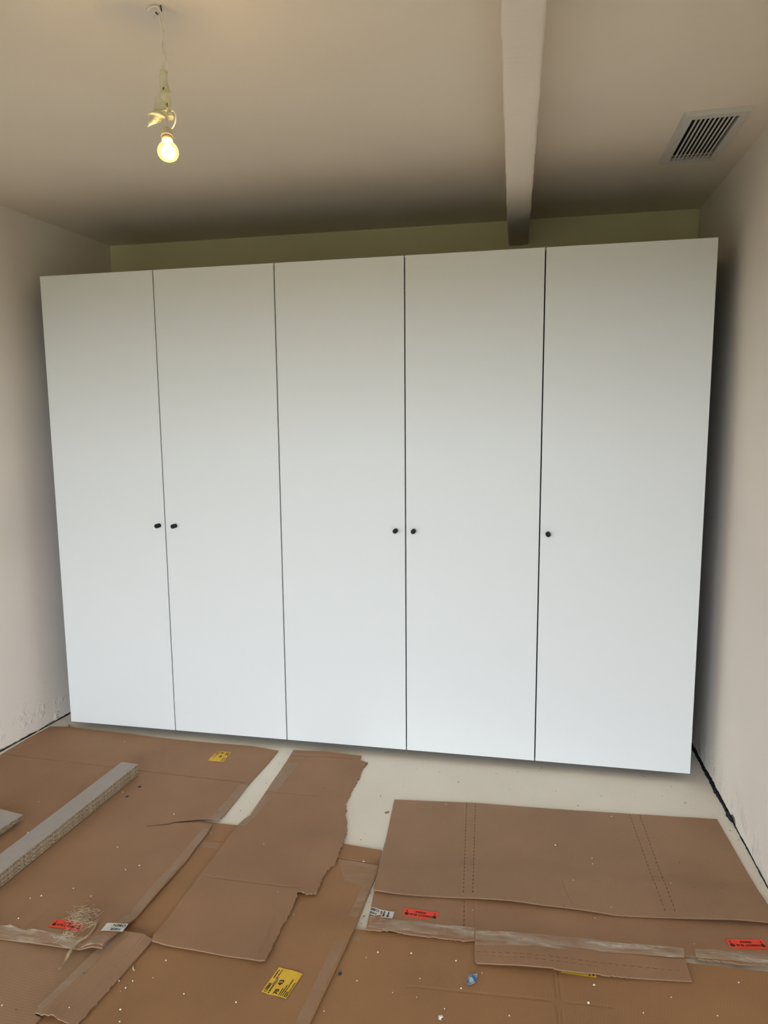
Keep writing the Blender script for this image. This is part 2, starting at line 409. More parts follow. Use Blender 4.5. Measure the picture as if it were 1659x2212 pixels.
# ------------------------------------------------------------------ cardboard sheets
SHEETS = []
def inside(poly, x, y):
    c = False; j = len(poly) - 1
    for i in range(len(poly)):
        xi, yi = poly[i]; xj, yj = poly[j]
        if (yi > y) != (yj > y) and x < (xj - xi) * (y - yi) / (yj - yi) + xi: c = not c
        j = i
    return c
def segd(x, y, a, b):
    dx, dy = b[0] - a[0], b[1] - a[1]; L = dx * dx + dy * dy
    t = 0 if L == 0 else max(0, min(1, ((x - a[0]) * dx + (y - a[1]) * dy) / L))
    return math.hypot(x - a[0] - t * dx, y - a[1] - t * dy)
def polyd(poly, x, y): return min(segd(x, y, poly[i - 1], poly[i]) for i in range(len(poly)))
def smooth01(t): t = max(0, min(1, t)); return t * t * (3 - 2 * t)
class Sheet:
    T = 0.0042
    def __init__(s, outline, lifts=(), warp=0.0012, skip=()):
        s.poly = [tuple(p) for p in outline]; s.lifts = lifts; s.warp = warp
        xs = [p[0] for p in s.poly]; ys = [p[1] for p in s.poly]
        s.bb = (min(xs), max(xs), min(ys), max(ys)); s.lower = [q for q in SHEETS if q not in skip]; s.seed = len(SHEETS) * 3.1
    def bottom(s, x, y):
        h = 0.0008
        for L in s.lower:
            b = L.bb
            if x < b[0] - .09 or x > b[1] + .09 or y < b[2] - .09 or y > b[3] + .09: continue
            if inside(L.poly, x, y): w = 1.0
            else:
                w = 1 - smooth01((polyd(L.poly, x, y) - .022) / .06)
            if w > 0: h = max(h, (L.bottom(x, y) + L.T + .0018) * w)
        h += s.warp * (1 + noise.noise(Vector((x * 3 + s.seed, y * 3, s.seed))))
        for lx_, ly_, hh, rr in s.lifts: h += hh * math.exp(-((x - lx_) ** 2 + (y - ly_) ** 2) / (rr * rr))
        return h
    def top(s, x, y): return s.bottom(x, y) + s.T
def rough_outline(pts, torn, step=0.0065, amp=0.004, seed=1):
    """resample the outline; segments listed in torn (index of their first point) get a ragged line"""
    rnd = random.Random(seed); out = []
    for i, a in enumerate(pts):
        b = pts[(i + 1) % len(pts)]; L = math.hypot(b[0] - a[0], b[1] - a[1])
        am = amp if i in torn else 0.0006
        st = step if i in torn else 0.035
        n = max(1, int(L / st)); nx, ny = -(b[1] - a[1]) / (L + 1e-9), (b[0] - a[0]) / (L + 1e-9)
        for k in range(n):
            t = k / n; j = (rnd.uniform(-am, am) if (k > 0 or i in torn) else 0)
            out.append((a[0] + (b[0] - a[0]) * t + nx * j, a[1] + (b[1] - a[1]) * t + ny * j))
    return out
def card(name, label, pts, torn=(), creases=(), lifts=(), mat='card_a', grid=0.04, warp=0.0012, amp=0.004, cat='cardboard', skip=()):
    """one loose sheet of cardboard: draped over the sheets below it, with pressed crease lines"""
    out = rough_outline(pts, set(torn), amp=amp, seed=len(SHEETS) + 5)
    sh = Sheet(out, lifts, warp, skip)
    V = [Vector(p) for p in out]; n0 = len(V); E = []; low = {}; dashv = set()
    for a, b, dash, depth in creases:
        a, b = Vector(a), Vector(b); d = b - a; L = d.length; d /= L; nn = Vector((-d.y, d.x)); w = 0.0035
        if dash: w = 0.0017
        segs = [(0, L)] if not dash else [(q * .021, min(L, q * .021 + .0125)) for q in range(int(L / .021))]
        for s0, s1 in segs:
            m = max(1, int((s1 - s0) / .05)); rows = []
            for off, dz in (((-w, 0), (0, depth), (w, 0)) if dash else ((-w * 2.2, 0), (-w, 0), (0, depth), (w, 0), (w * 2.2, 0))):
                row = []
                for q in range(m + 1):
                    p = a + d * (s0 + (s1 - s0) * q / m) + nn * off
                    if dash and off == 0 and q in (0, m): p = p + d * (0.0005 if q == 0 else -0.0005)
                    if not inside(out, p.x, p.y): row.append(None); continue
                    low[len(V)] = dz; row.append(len(V)); (dashv.add(len(V)) if dash else None); V.append(p)
                rows.append(row)
            for row in rows:
                for q in range(m):
                    if row[q] is not None and row[q + 1] is not None: E.append((row[q], row[q + 1]))
    bb = sh.bb; rnd = random.Random(3)
    cpts = [(V[i].x, V[i].y) for i in range(n0, len(V))]
    nx = int((bb[1] - bb[0]) / grid); ny = int((bb[3] - bb[2]) / grid)
    cell = {}
    for p in cpts: cell.setdefault((int(p[0] // .02), int(p[1] // .02)), []).append(p)
    for i in range(nx + 1):
        for j in range(ny + 1):
            x = bb[0] + (i + rnd.uniform(.3, .7)) * grid; y = bb[2] + (j + rnd.uniform(.3, .7)) * grid
            if inside(out, x, y) and polyd(out, x, y) > .008:
                cx_, cy_ = int(x // .02), int(y // .02)
                if any(math.hypot(x - q[0], y - q[1]) < .011 for a in (-1, 0, 1) for b in (-1, 0, 1) for q in cell.get((cx_ + a, cy_ + b), ())): continue
                V.append(Vector((x, y)))
    rv, re_, rf, ov, oe, of = delaunay_2d_cdt(V, E, [list(range(n0))], 1, 1e-6)
    vt = []
    for i, p in enumerate(rv):
        dz = min([low.get(q, 0) for q in ov[i]] or [0])
        vt.append((p.x, p.y, sh.top(p.x, p.y) + dz))
    N = len(vt); vb = [(x, y, sh.bottom(x, y)) for x, y, z in vt]
    cnt = {}
    F = []
    for t in rf:
        a, b, c = t[:3]
        ar = (rv[b].x - rv[a].x) * (rv[c].y - rv[a].y) - (rv[b].y - rv[a].y) * (rv[c].x - rv[a].x)
        if ar < 0: a, b, c = a, c, b
        F.append((a, b, c))
        for e in ((a, b), (b, c), (c, a)): cnt[e] = cnt.get(e, 0) + 1
    faces = list(F) + [(c + N, b + N, a + N) for a, b, c in F]; mi = [0] * len(faces)
    vs_ = []
    for (a, b) in cnt:
        if (b, a) not in cnt:
            q = len(vt) + len(vb) + len(vs_); vs_ += [vt[b], vt[a], vb[a], vb[b]]; faces.append((q, q + 1, q + 2, q + 3)); mi.append(1)
    o = mesh(name, vt + vb + vs_, faces, [mat, 'card_edge'], None, mi=mi)
    me = o.data
    dv = {i for i in range(len(rv)) if any(q in dashv for q in ov[i])}
    sm = [i < 2 * len(F) and not (i < len(F) and any(q in dv for q in F[i])) for i in range(len(faces))]; me.polygons.foreach_set('use_smooth', sm)
    tag(o, label, cat)
    SHEETS.append(sh)
    return o, sh

def patch(name, sh, quad, mat, parent, nu=10, nv=4, off=0.0009, wrinkle=0.0, seed=0, thick=0.0):
    """thin film following the sheet between four corners (a,b along, c,d back)"""
    a, b, c, d = [Vector(q) for q in quad]; v = []; f = []
    for i in range(nu + 1):
        for j in range(nv + 1):
            s, t = i / nu, j / nv
            p = (a * (1 - s) + b * s) * (1 - t) + (d * (1 - s) + c * s) * t
            if wrinkle and 0 < i < nu and j in (0, nv): p = p + Vector((0, noise.noise(Vector((s * 9 + seed, j, 2.2))) * wrinkle * 2.2))
            z = sh.top(p.x, p.y) + off
            if wrinkle: z += wrinkle * max(0, noise.noise(Vector((p.x * 40 + seed, p.y * 110, seed)))) + wrinkle * .6 * max(0, noise.noise(Vector((p.x * 120, p.y * 160 + seed, 1.5))))
            v.append((p.x, p.y, z))
    for i in range(nu):
        for j in range(nv):
            q = (i * (nv + 1) + j, (i + 1) * (nv + 1) + j, (i + 1) * (nv + 1) + j + 1, i * (nv + 1) + j + 1); f.append(q)
    o = mesh(name, v, f, mat, parent, smooth=True)
    # faces upward
    me = o.data
    if me.polygons[0].normal.z < 0: me.flip_normals()
    return o
def tape(sh, parent, quad, mat='tape', wrinkle=0.0, seed=0, nu=16, nv=4): 
    return patch('tape_strip', sh, quad, mat, parent, nu, nv, 0.0012, wrinkle, seed)

# text turned into flat meshes ------------------------------------------------
def text_geo(s, size):
    cu = bpy.data.curves.new('t', 'FONT'); cu.body = s; cu.size = size; cu.align_x = 'CENTER'; cu.align_y = 'CENTER'; cu.resolution_u = 3
    ob = bpy.data.objects.new('t', cu); COL.objects.link(ob)
    dg = bpy.context.evaluated_depsgraph_get(); me = bpy.data.meshes.new_from_object(ob.evaluated_get(dg))
    v = [(p.co.x, p.co.y) for p in me.vertices]; f = [tuple(q.vertices) for q in me.polygons]
    bpy.data.objects.remove(ob); bpy.data.curves.remove(cu); bpy.data.meshes.remove(me)
    return v, f
class Sticker:
    """rectangular paper label lying on a sheet; local u to the reader's right, v up, origin at the centre (metres)"""
    def __init__(s, sh, parent, quad, mat, label, clip=None):
        # quad: reading-order corners: lower-left, lower-right, upper-right, upper-left (as the reader of the print sees it)
        a, b, c, d = [Vector(q) for q in quad]
        s.c = (a + b + c + d) / 4; u = (b - a) + (c - d); v = (d - a) + (c - b)
        s.w = u.length / 2; s.h = v.length / 2; s.u = u.normalized(); s.v = Vector((-s.u.y, s.u.x))
        s.sh = sh; s.x0, s.x1 = (-s.w / 2, s.w / 2) if clip is None else (clip[0] * s.w, clip[1] * s.w)
        P = lambda x, y: tuple(s.c + s.u * x + s.v * y)
        s.o = patch('sticker', sh, [P(s.x0, -s.h / 2), P(s.x1, -s.h / 2), P(s.x1, s.h / 2), P(s.x0, s.h / 2)], mat, parent, 6, 4, 0.0016)
        s.o['label'] = label
    def put(s, name, v, f):
        V = []
        for x, y in v:
            p = s.c + s.u * x + s.v * y; V.append((p.x, p.y, s.sh.top(p.x, p.y) + 0.0022))
        o = mesh(name, V, f, 'ink', s.o)
        return o
    def text(s, t, x, y, size, rot=0, sx=1.0, bold=0.0):
        v, f = text_geo(t, size); ca, sa = math.cos(rot), math.sin(rot)
        v = [(x + a * sx * ca - b * sa, y + a * sx * sa + b * ca) for a, b in v]
        if not v: return
        if bold:
            n = len(v); v2 = list(v); f2 = list(f)
            for k_, (dx, dy) in enumerate(((bold, 0), (0, bold), (bold, bold))):
                v2 += [(a + dx, b + dy) for a, b in v]; f2 += [tuple(i + n * (k_ + 1) for i in q) for q in f]
            v, f = v2, f2
        s.put('lettering', v, f)
    def poly(s, name, pts): s.put(name, pts, [tuple(range(len(pts)))])
    def bars(s, name, rects):
        v = []; f = []
        for x0, y0, x1, y1 in rects:
            n = len(v); v += [(x0, y0), (x1, y0), (x1, y1), (x0, y1)]; f.append((n, n + 1, n + 2, n + 3))
        stuff(s.put(name, v, f))
def red_sticker(sh, parent, quad, label):
    s = Sticker(sh, parent, quad, 'red', label); w, h = s.w, s.h
    s.text('VORSICHT GLAS /', 0, h * .13, h * .27, sx=.95, bold=h * .012); s.text('FRAGILE', 0, -h * .2, h * .25, sx=.95, bold=h * .012)
    for sx in (-1, 1):        # broken wine glass pictogram
        cx_ = sx * w * .405
        r = h * .15; pts = [(cx_ + r * math.cos(t), h * .12 + r * math.sin(t)) for t in [math.pi + math.pi * i / 10 for i in range(11)]]
        pts += [(cx_ + r * .95, h * .30), (cx_ + r * .3, h * .22), (cx_, h * .33), (cx_ - r * .4, h * .24), (cx_ - r * .95, h * .31)]
        s.poly('glass_symbol', pts)
        s.bars('glass_stem', [(cx_ - h * .02, -h * .24, cx_ + h * .02, -h * .02), (cx_ - h * .09, -h * .28, cx_ + h * .09, -h * .235)])
    return s
def arrow_pts(x, y0, y1, w): return [(x - w * .18, y0), (x + w * .18, y0), (x + w * .18, y1 - w), (x + w * .55, y1 - w), (x, y1), (x - w * .55, y1 - w), (x - w * .18, y1 - w)]
def smallprint(s, u0, u1, v, hgt, rnd):
    """unreadable small print: a row of short strokes along v"""
    r = []; x = u0
    while x < u1:
        L = rnd.uniform(.6, 2.2) * hgt; r.append((x, v - hgt / 2, min(x + L, u1), v + hgt / 2)); x += L + hgt * rnd.uniform(.3, .7)
    return r
def yellow_sticker(sh, parent, quad, label, seed, full=True):
    s = Sticker(sh, parent, quad, 'yellow', label); w, h = s.w, s.h; rnd = random.Random(seed)
    if full:
        s.text('13860', -w * .30, h * .385, h * .17, sx=.95, bold=h * .006)
        s.text('70', -w * .36, -h * .02, h * .22, sx=1.0, bold=h * .012)
        s.text('43', -w * .02, h * .03, h * .25, sx=1.0, bold=h * .012)
    r = []
    r += smallprint(s, -w * .46, -w * .16, h * .25, h * .05, rnd)
    r += smallprint(s, w * .08, w * .42, h * .42, h * .045, rnd); r += smallprint(s, w * .08, w * .46, h * .31, h * .04, rnd)
    for i, (a, b) in enumerate(((-.46, -.2), (-.46, -.05), (-.46, .2), (-.46, -.25))): r += smallprint(s, w * a, w * b, -h * (.17 + .075 * i), h * .035, rnd)
    r += smallprint(s, -w * .46, w * .12, -h * .455, h * .03, rnd)
    s.bars('small_print', r)
    return s

# -- K: big sheet across the front right
oK, sK = card('cardboard_sheet', 'wide warm brown cardboard sheet in the right foreground, under the taped flap',
    [(1.7161, -1.1316), (1.8144, -1.1275), (1.9812, -1.1204), (2.1945, -1.108), (2.5641, -1.086), (2.803, -1.0791), (2.9012, -1.0748), (3.0243, -1.0724), (3.1974, -1.0636), (3.0768, -1.727), (1.6862, -1.988)], torn=(),
    creases=[((2.4196, -1.1686), (2.4213, -1.4207), False, -.003), ((2.4302, -1.1666), (2.434, -1.4183), False, -.002), ((2.011, -1.3097), (2.2933, -1.292), False, -.0012), ((2.2933, -1.292), (2.5646, -1.2765), False, -.0012)],
    mat='card_g', warp=.0008)
# -- G: middle sheet with the torn-off flap at its back edge
oG, sG = card('cardboard_sheet', 'warm brown cardboard sheet in the centre foreground with a yellow label numbered 13860',
    [(1.0016, -0.6713), (1.0538, -0.6749), (1.2216, -0.6734), (1.4396, -0.6899), (1.6626, -0.7117), (1.8212, -0.7256), (1.8273, -0.8083), (1.8306, -0.8738), (1.8248, -0.9398), (1.8159, -1.1208), (1.8027, -1.2544), (1.7966, -1.3153), (1.7777, -1.4856), (1.7582, -1.9788), (1.076, -2.1068), (1.0421, -1.6492), (1.0918, -1.3529), (1.08, -0.8931)],
    creases=[((1.1215, -0.7833), (1.2505, -0.7834), True, -.0034), ((1.436, -0.7842), (1.8273, -0.8083), False, -.004), ((1.2212, -1.2995), (1.7461, -1.638), False, -.0002)],
    mat='card_g', warp=.0006)
# -- F: lower left sheet and the strip folded over its side
oF, sF = card('cardboard_sheet', 'scuffed cardboard sheet in the left bottom corner under the taped sheet edge',
    [(0.512, -1.3871), (0.8133, -1.3318), (1.0124, -1.2452), (1.1023, -1.2789), (1.0428, -1.5895), (1.0647, -1.5941), (1.0614, -1.6216), (1.075, -1.7202), (0.8355, -1.777)], mat='card_b', warp=.0008)
oF2, sF2 = card('cardboard_strip', 'narrow scuffed cardboard strip between the red-labelled sheet and the bottom edge',
    [(1.0492, -1.2512), (1.1135, -1.2812), (1.1751, -1.2787), (1.2168, -1.2912), (1.2048, -1.3737), (1.1927, -1.4601), (1.1793, -1.5664), (1.1745, -1.6041), (1.139, -1.5967), (1.1072, -1.5912), (1.0678, -1.5942), (1.0414, -1.5875), (1.0539, -1.4612), (1.0808, -1.3237)],
    torn=(5, 6, 7, 8, 9, 10), amp=.0022, mat='card_b', warp=.0008, lifts=[(1.111, -1.5962, .006, .06), (1.1785, -1.279, .006, .05)],
    creases=[((1.0821, -1.558), (1.1235, -1.3121), False, -.0012), ((1.1364, -1.5743), (1.1854, -1.2855), False, -.0008)])
# -- AB: big sheet along the left wall, slit open at its right side
oB, sB = card('cardboard_sheet', 'largest cardboard sheet along the left wall, carrying the planks, fibre tuft and red label',
    [(-0.1175, -0.0154), (-0.0111, -0.0023), (0.133, -0.013), (0.365, -0.0207), (0.5682, -0.0347), (0.8228, -0.0382), (0.9696, -0.0347), (1.0358, -0.0353), (1.1748, -0.0591), (1.1714, -0.1456), (1.1664, -0.2173), (1.1584, -0.3113), (1.1524, -0.3725), (1.1465, -0.6517), (1.0576, -0.6709), (0.9591, -0.7057), (0.8457, -0.7537)] + [(0.9652, -0.7165), (1.0724, -0.6924)] + [(1.1338, -0.7003), (1.1349, -0.7795)] + [(1.1364, -0.9296), (1.122, -1.1269), (1.1113, -1.2599), (1.1001, -1.3388), (1.1013, -1.3732), (0.9866, -1.3689), (0.9251, -1.371), (0.845, -1.3708), (0.7467, -1.3698), (0.4623, -1.4372)] + [(-0.134, -0.977), (-0.1495, -0.5025), (-0.146, -0.3419), (-0.1365, -0.158)],
    torn=(0, 1, 2, 3, 4, 14, 15, 16, 17, 18), amp=.0014,
    creases=[((-0.1283, -0.3208), (0.4696, -0.3457), False, -.0025), ((0.5995, -0.3526), (1.1575, -0.3637), False, -.003), ((0.2056, -0.6917), (0.195, -0.319), False, -.0012), ((0.8374, -0.8523), (0.7937, -1.3082), False, -.0012)],
    lifts=[(1.1011, -1.3661, .012, .07), (1.1221, -1.0974, .006, .10), (1.1403, -0.7135, .004, .05), (0.9086, -1.3703, .006, .1)], warp=.0006)
oA, sA = oB, sB
# -- C: middle strip torn along its right side
oC, sC = card('cardboard_sheet', 'long cardboard sheet with a ragged torn right side, below the middle doors',
    [(1.2463, -0.0385), (1.3998, -0.0328), (1.5877, -0.037), (1.5903, -0.0778), (1.6201, -0.0904), (1.6297, -0.1241), (1.6184, -0.1521), (1.6221, -0.2433), (1.6156, -0.3311), (1.614, -0.4561), (1.6308, -0.4912), (1.6312, -0.5316), (1.6492, -0.5644), (1.6696, -0.6605), (1.6703, -0.7134), (1.6736, -0.747), (1.6726, -0.7968), (1.6735, -0.8391), (1.6599, -0.8648), (1.6489, -0.9268), (1.651, -0.9624), (1.6505, -1.0044), (1.6257, -1.0134), (1.5915, -1.0083), (1.5919, -1.0488), (1.5953, -1.0916), (1.5902, -1.1446), (1.5891, -1.1847), (1.5881, -1.2233), (1.5903, -1.2691), (1.5865, -1.3088), (1.5737, -1.3129), (1.5254, -1.3078), (1.3813, -1.3057), (1.2222, -1.3036), (1.2141, -1.2844), (1.2183, -1.0878), (1.2317, -0.6874), (1.2502, -0.6001), (1.2488, -0.4308), (1.2501, -0.1517)],
    torn=tuple(range(5, 30)), amp=.0035,
    creases=[((1.249, -0.0885), (1.5906, -0.0693), False, -.0035), ((1.2514, -0.4155), (1.4703, -0.4136), False, -.002), ((1.2578, -0.9882), (1.585, -0.9886), False, -.0016), ((1.5585, -0.584), (1.5695, -0.8179), False, -.0006), ((1.5548, -1.1278), (1.5635, -1.2936), False, -.0015)],
    lifts=[(1.5859, -1.3071, .008, .06), (1.609, -1.0119, .005, .05), (1.3308, -1.304, .004, .1), (1.4225, -0.031, .004, .08)], warp=.0008)
# -- I: sheet with two fragile labels and the front flap
oI, sI = card('cardboard_sheet', 'cardboard sheet with two red fragile labels and a taped front flap',
    [(1.8392, -0.8672), (1.8425, -0.978), (1.8532, -1.1338), (1.931, -1.1254), (2.0113, -1.128), (2.0965, -1.1219), (2.1601, -1.1215), (2.1877, -1.1127), (2.1929, -1.1931), (2.2008, -1.2021), (2.4107, -1.1872), (2.4338, -1.1896), (2.5396, -1.1801), (2.6352, -1.1723), (2.7999, -1.1533), (2.8, -1.1222), (2.8008, -1.0603), (2.8321, -1.0581), (2.8346, -1.0681), (2.9039, -1.064), (2.9536, -1.0652), (3.0294, -1.0564), (3.1799, -1.0472), (3.1629, -0.9504), (3.1165, -0.8524), (3.0854, -0.7734), (2.6045, -0.7573), (2.1288, -0.7945)],
    torn=(2, 3, 4, 5, 10, 12, 18, 19, 20), amp=.0022,
    creases=[((2.1793, -0.9388), (2.1887, -1.1069), False, -.0014), ((2.1441, -0.9386), (2.1549, -1.1074), True, -.003), ((2.1971, -1.157), (2.7969, -1.1194), True, -.0034), ((2.1978, -1.1712), (2.556, -1.1503), True, -.003), ((2.1947, -1.1133), (2.7955, -1.0718), False, -.002)],
    lifts=[(2.3714, -1.1927, .010, .16), (1.9387, -1.1278, .004, .09), (2.9541, -1.0634, .002, .1)], warp=.0008)
# -- H: clean sheet on top at the right
oH, sH = card('cardboard_sheet', 'clean grey-brown cardboard sheet with two double score lines, nearest the right wall',
    [(1.8093, -0.382), (2.144, -0.347), (2.5297, -0.3314), (2.8391, -0.3109), (3.1034, -0.2928), (3.1111, -0.5515), (3.1192, -0.7933), (3.1285, -0.8862), (3.0898, -0.8795), (2.8053, -0.9053), (2.6264, -0.9256), (2.4466, -0.9226), (2.2908, -0.9251), (2.1697, -0.9317), (1.9857, -0.9496), (1.8393, -0.9626), (1.8289, -0.7381)],
    torn=(), creases=[((2.1116, -0.3528), (2.1406, -0.9326), True, -.0034), ((2.148, -0.3498), (2.1711, -0.9292), True, -.0034),
    ((2.7663, -0.3207), (2.7859, -0.9047), True, -.003), ((2.8061, -0.3169), (2.8173, -0.901), True, -.003), ((2.4733, -0.7932), (2.4935, -0.9033), False, -.0016)],
    lifts=[(3.006, -0.8928, .010, .16), (2.2759, -0.9375, .007, .12), (2.5115, -0.9288, .004, .1), (1.8619, -0.9639, .004, .08)], mat='card_b', warp=.0006)

# tape on the sheets
tape(sA, oA, [(1.1556, -0.3854), (1.1458, -0.6759), (1.1009, -0.6776), (1.1161, -0.3846)], 'tape_y')
tape(sB, oB, [(1.1426, -0.7347), (1.1079, -1.2725), (1.0787, -1.2719), (1.1081, -0.7317)], 'tape_y')
tape(sB, oB, [(0.6526, -1.3755), (1.0981, -1.3684), (1.0953, -1.3267), (0.604, -1.3225)], 'tape_w', .004, 3, 40, 8)
tape(sG, oG, [(1.1264, -0.7971), (1.2297, -0.7958), (1.2303, -0.8299), (1.1287, -0.8285)], 'tape')
tape(sG, oG, [(1.6722, -0.802), (1.8234, -0.8142), (1.8243, -0.9375), (1.7287, -0.9144)], 'tape')
tape(sG, oG, [(1.7989, -0.9256), (1.8244, -0.9305), (1.7717, -1.5181), (1.7352, -1.5248)], 'tape', nu=24)
tape(sC, oC, [(1.2525, -0.1652), (1.2534, -0.4265), (1.2936, -0.4268), (1.312, -0.1591)], 'tape_y')
tape(sC, oC, [(1.2503, -0.4457), (1.2339, -0.6838), (1.2653, -0.6844), (1.2935, -0.4379)], 'tape_y')
tape(sC, oC, [(1.2548, -0.064), (1.4089, -0.0648), (1.4109, -0.0875), (1.2527, -0.0925)], 'tape')
tape(sF2, oF2, [(1.0599, -1.5913), (1.1142, -1.327), (1.0836, -1.3232), (1.0385, -1.5749)], 'tape')
tape(sI, oI, [(1.8577, -1.1276), (2.1861, -1.1098), (2.1847, -1.0617), (1.854, -1.0758)], 'tape_w', .003, 5, 40, 7)
tape(sI, oI, [(2.1917, -1.1349), (2.7984, -1.0701), (2.808, -1.029), (2.1882, -1.0729)], 'tape_w', .0025, 9, 60, 8)
tape(sI, oI, [(2.8331, -1.0637), (3.0802, -1.0544), (3.0992, -1.0025), (2.8375, -1.0254)], 'tape_w', .003, 12, 30, 8)
tape(sK, oK, [(1.8087, -1.1591), (1.8388, -1.1555), (1.8415, -1.1796), (1.8043, -1.1827)], 'tape')

# labels: corners listed lower-left, lower-right, upper-right, upper-left as the print reads
red_sticker(sB, oB, [(0.9703, -1.2697), (0.8652, -1.2685), (0.8662, -1.3069), (0.9741, -1.3029)], 'red fragile-glass sticker under the fibre tuft')
red_sticker(sI, oI, [(2.067, -1.0096), (1.9547, -1.0109), (1.9534, -1.0493), (2.0655, -1.0494)], 'red fragile-glass sticker beside the white arrow label')
red_sticker(sI, oI, [(3.0516, -0.9453), (2.9395, -0.9658), (2.946, -1.0018), (3.0575, -0.985)], 'red fragile-glass sticker at the right picture edge')
s = Sticker(sB, oB, [(1.1283, -1.2613), (1.0486, -1.2699), (1.0456, -1.3039), (1.123, -1.3013)], 'white', 'white label reading HIER OBEN at the sheet corner', clip=(-.42, .5))
s.text('HIER', -s.w * .06, s.h * .22, s.h * .42, sx=1.0, bold=s.h * .012); s.text('OBEN', -s.w * .12, -s.h * .24, s.h * .42, sx=1.0, bold=s.h * .012)
s = Sticker(sI, oI, [(1.9267, -1.0352), (1.8463, -1.0328), (1.8464, -1.0688), (1.9226, -1.0714)], 'white', 'white half label with two arrows pointing down')
s.text('HIE', s.w * .33, s.h * .2, s.h * .42, bold=s.h * .012); s.text('OBE', s.w * .3, -s.h * .25, s.h * .42, bold=s.h * .012)
for ax in (-.28, -.1): s.poly('arrow', arrow_pts(s.w * ax, -s.h * .38, s.h * .42, s.h * .28))
yellow_sticker(sG, oG, [(1.6115, -1.4058), (1.6324, -1.317), (1.7105, -1.3279), (1.6919, -1.4187)], 'yellow shipping label numbered 13860, 70 and 43', 1)
yellow_sticker(sA, oA, [(0.9545, -0.112), (0.9579, -0.2124), (0.8804, -0.215), (0.8776, -0.1208)], 'yellow shipping label on the sheet behind the planks', 2)
yellow_sticker(sK, oK, [(2.5381, -1.1273), (2.5369, -1.1832), (2.4392, -1.188), (2.4377, -1.1318)], 'yellow shipping label peeking out under the taped flap', 3, full=False)

# ------------------------------------------------------------------ chipboard planks
def plank(name, label, corner, ang, wid, length, z0, th, group=None):
    """corner: back right corner (x,y); ang: direction the plank runs toward the viewer"""
    d = Vector((math.sin(ang), -math.cos(ang))); n = Vector((d.y, -d.x))   # n points to the left of travel
    c = Vector(corner); n = -n if n.x > 0 else n
    t = tag(empty(name, (corner[0], corner[1], z0)), label, 'plank')
    if group: t['group'] = group
    def slab(nm, a, b, mat, inset):
        P = []
        for z in (a, b):
            for u, w in ((inset, inset), (length - inset, inset), (length - inset, wid - inset), (inset, wid - inset)):
                q = d * u + n * w; P.append((q.x, q.y, z))
        bm = bmesh.new(); vv = [bm.verts.new(p) for p in P]
        for q in ((3, 2, 1, 0), (4, 5, 6, 7), (0, 1, 5, 4), (1, 2, 6, 5), (2, 3, 7, 6), (3, 0, 4, 7)): bm.faces.new([vv[i] for i in q])
        return bm_obj(nm, bm, mat, t)
    slab('core', .0011, th - .0011, 'chip', .0005)
    slab('top_laminate', th - .0010, th, 'grey_melamine', 0)
    slab('bottom_laminate', 0, .0010, 'grey_melamine', 0)
    return t
zt = max(sh.top(.50 + i * .02, -.4 - j * .06) for sh in (sB,) for i in range(8) for j in range(15) if inside(sh.poly, .50 + i * .02, -.4 - j * .06)) + .003
for i, nm in enumerate(('bottom', 'middle', 'top')):
    plank('chipboard_plank', 'long grey-faced chipboard plank, %s one of the stack of three' % nm, (0.625 + .002 * (i % 2), -0.389 - .003 * (i % 2)), -0.072, .0865, .92, zt + i * .0163, .016, 'stacked long planks')
zp = max(sA.top(.1 + i * .03, -.8 - j * .08) for i in range(9) for j in range(6)) + .002
plank('chipboard_board', 'lower, set-back grey-faced chipboard board of the pair at the left picture edge', (0.352, -0.845), -0.16, .30, .55, zp, .016, 'short boards')
plank('chipboard_board', 'upper grey-faced chipboard board of the pair at the left picture edge', (0.372, -0.811), -0.16, .30, .55, zp + .0163, .016, 'short boards')

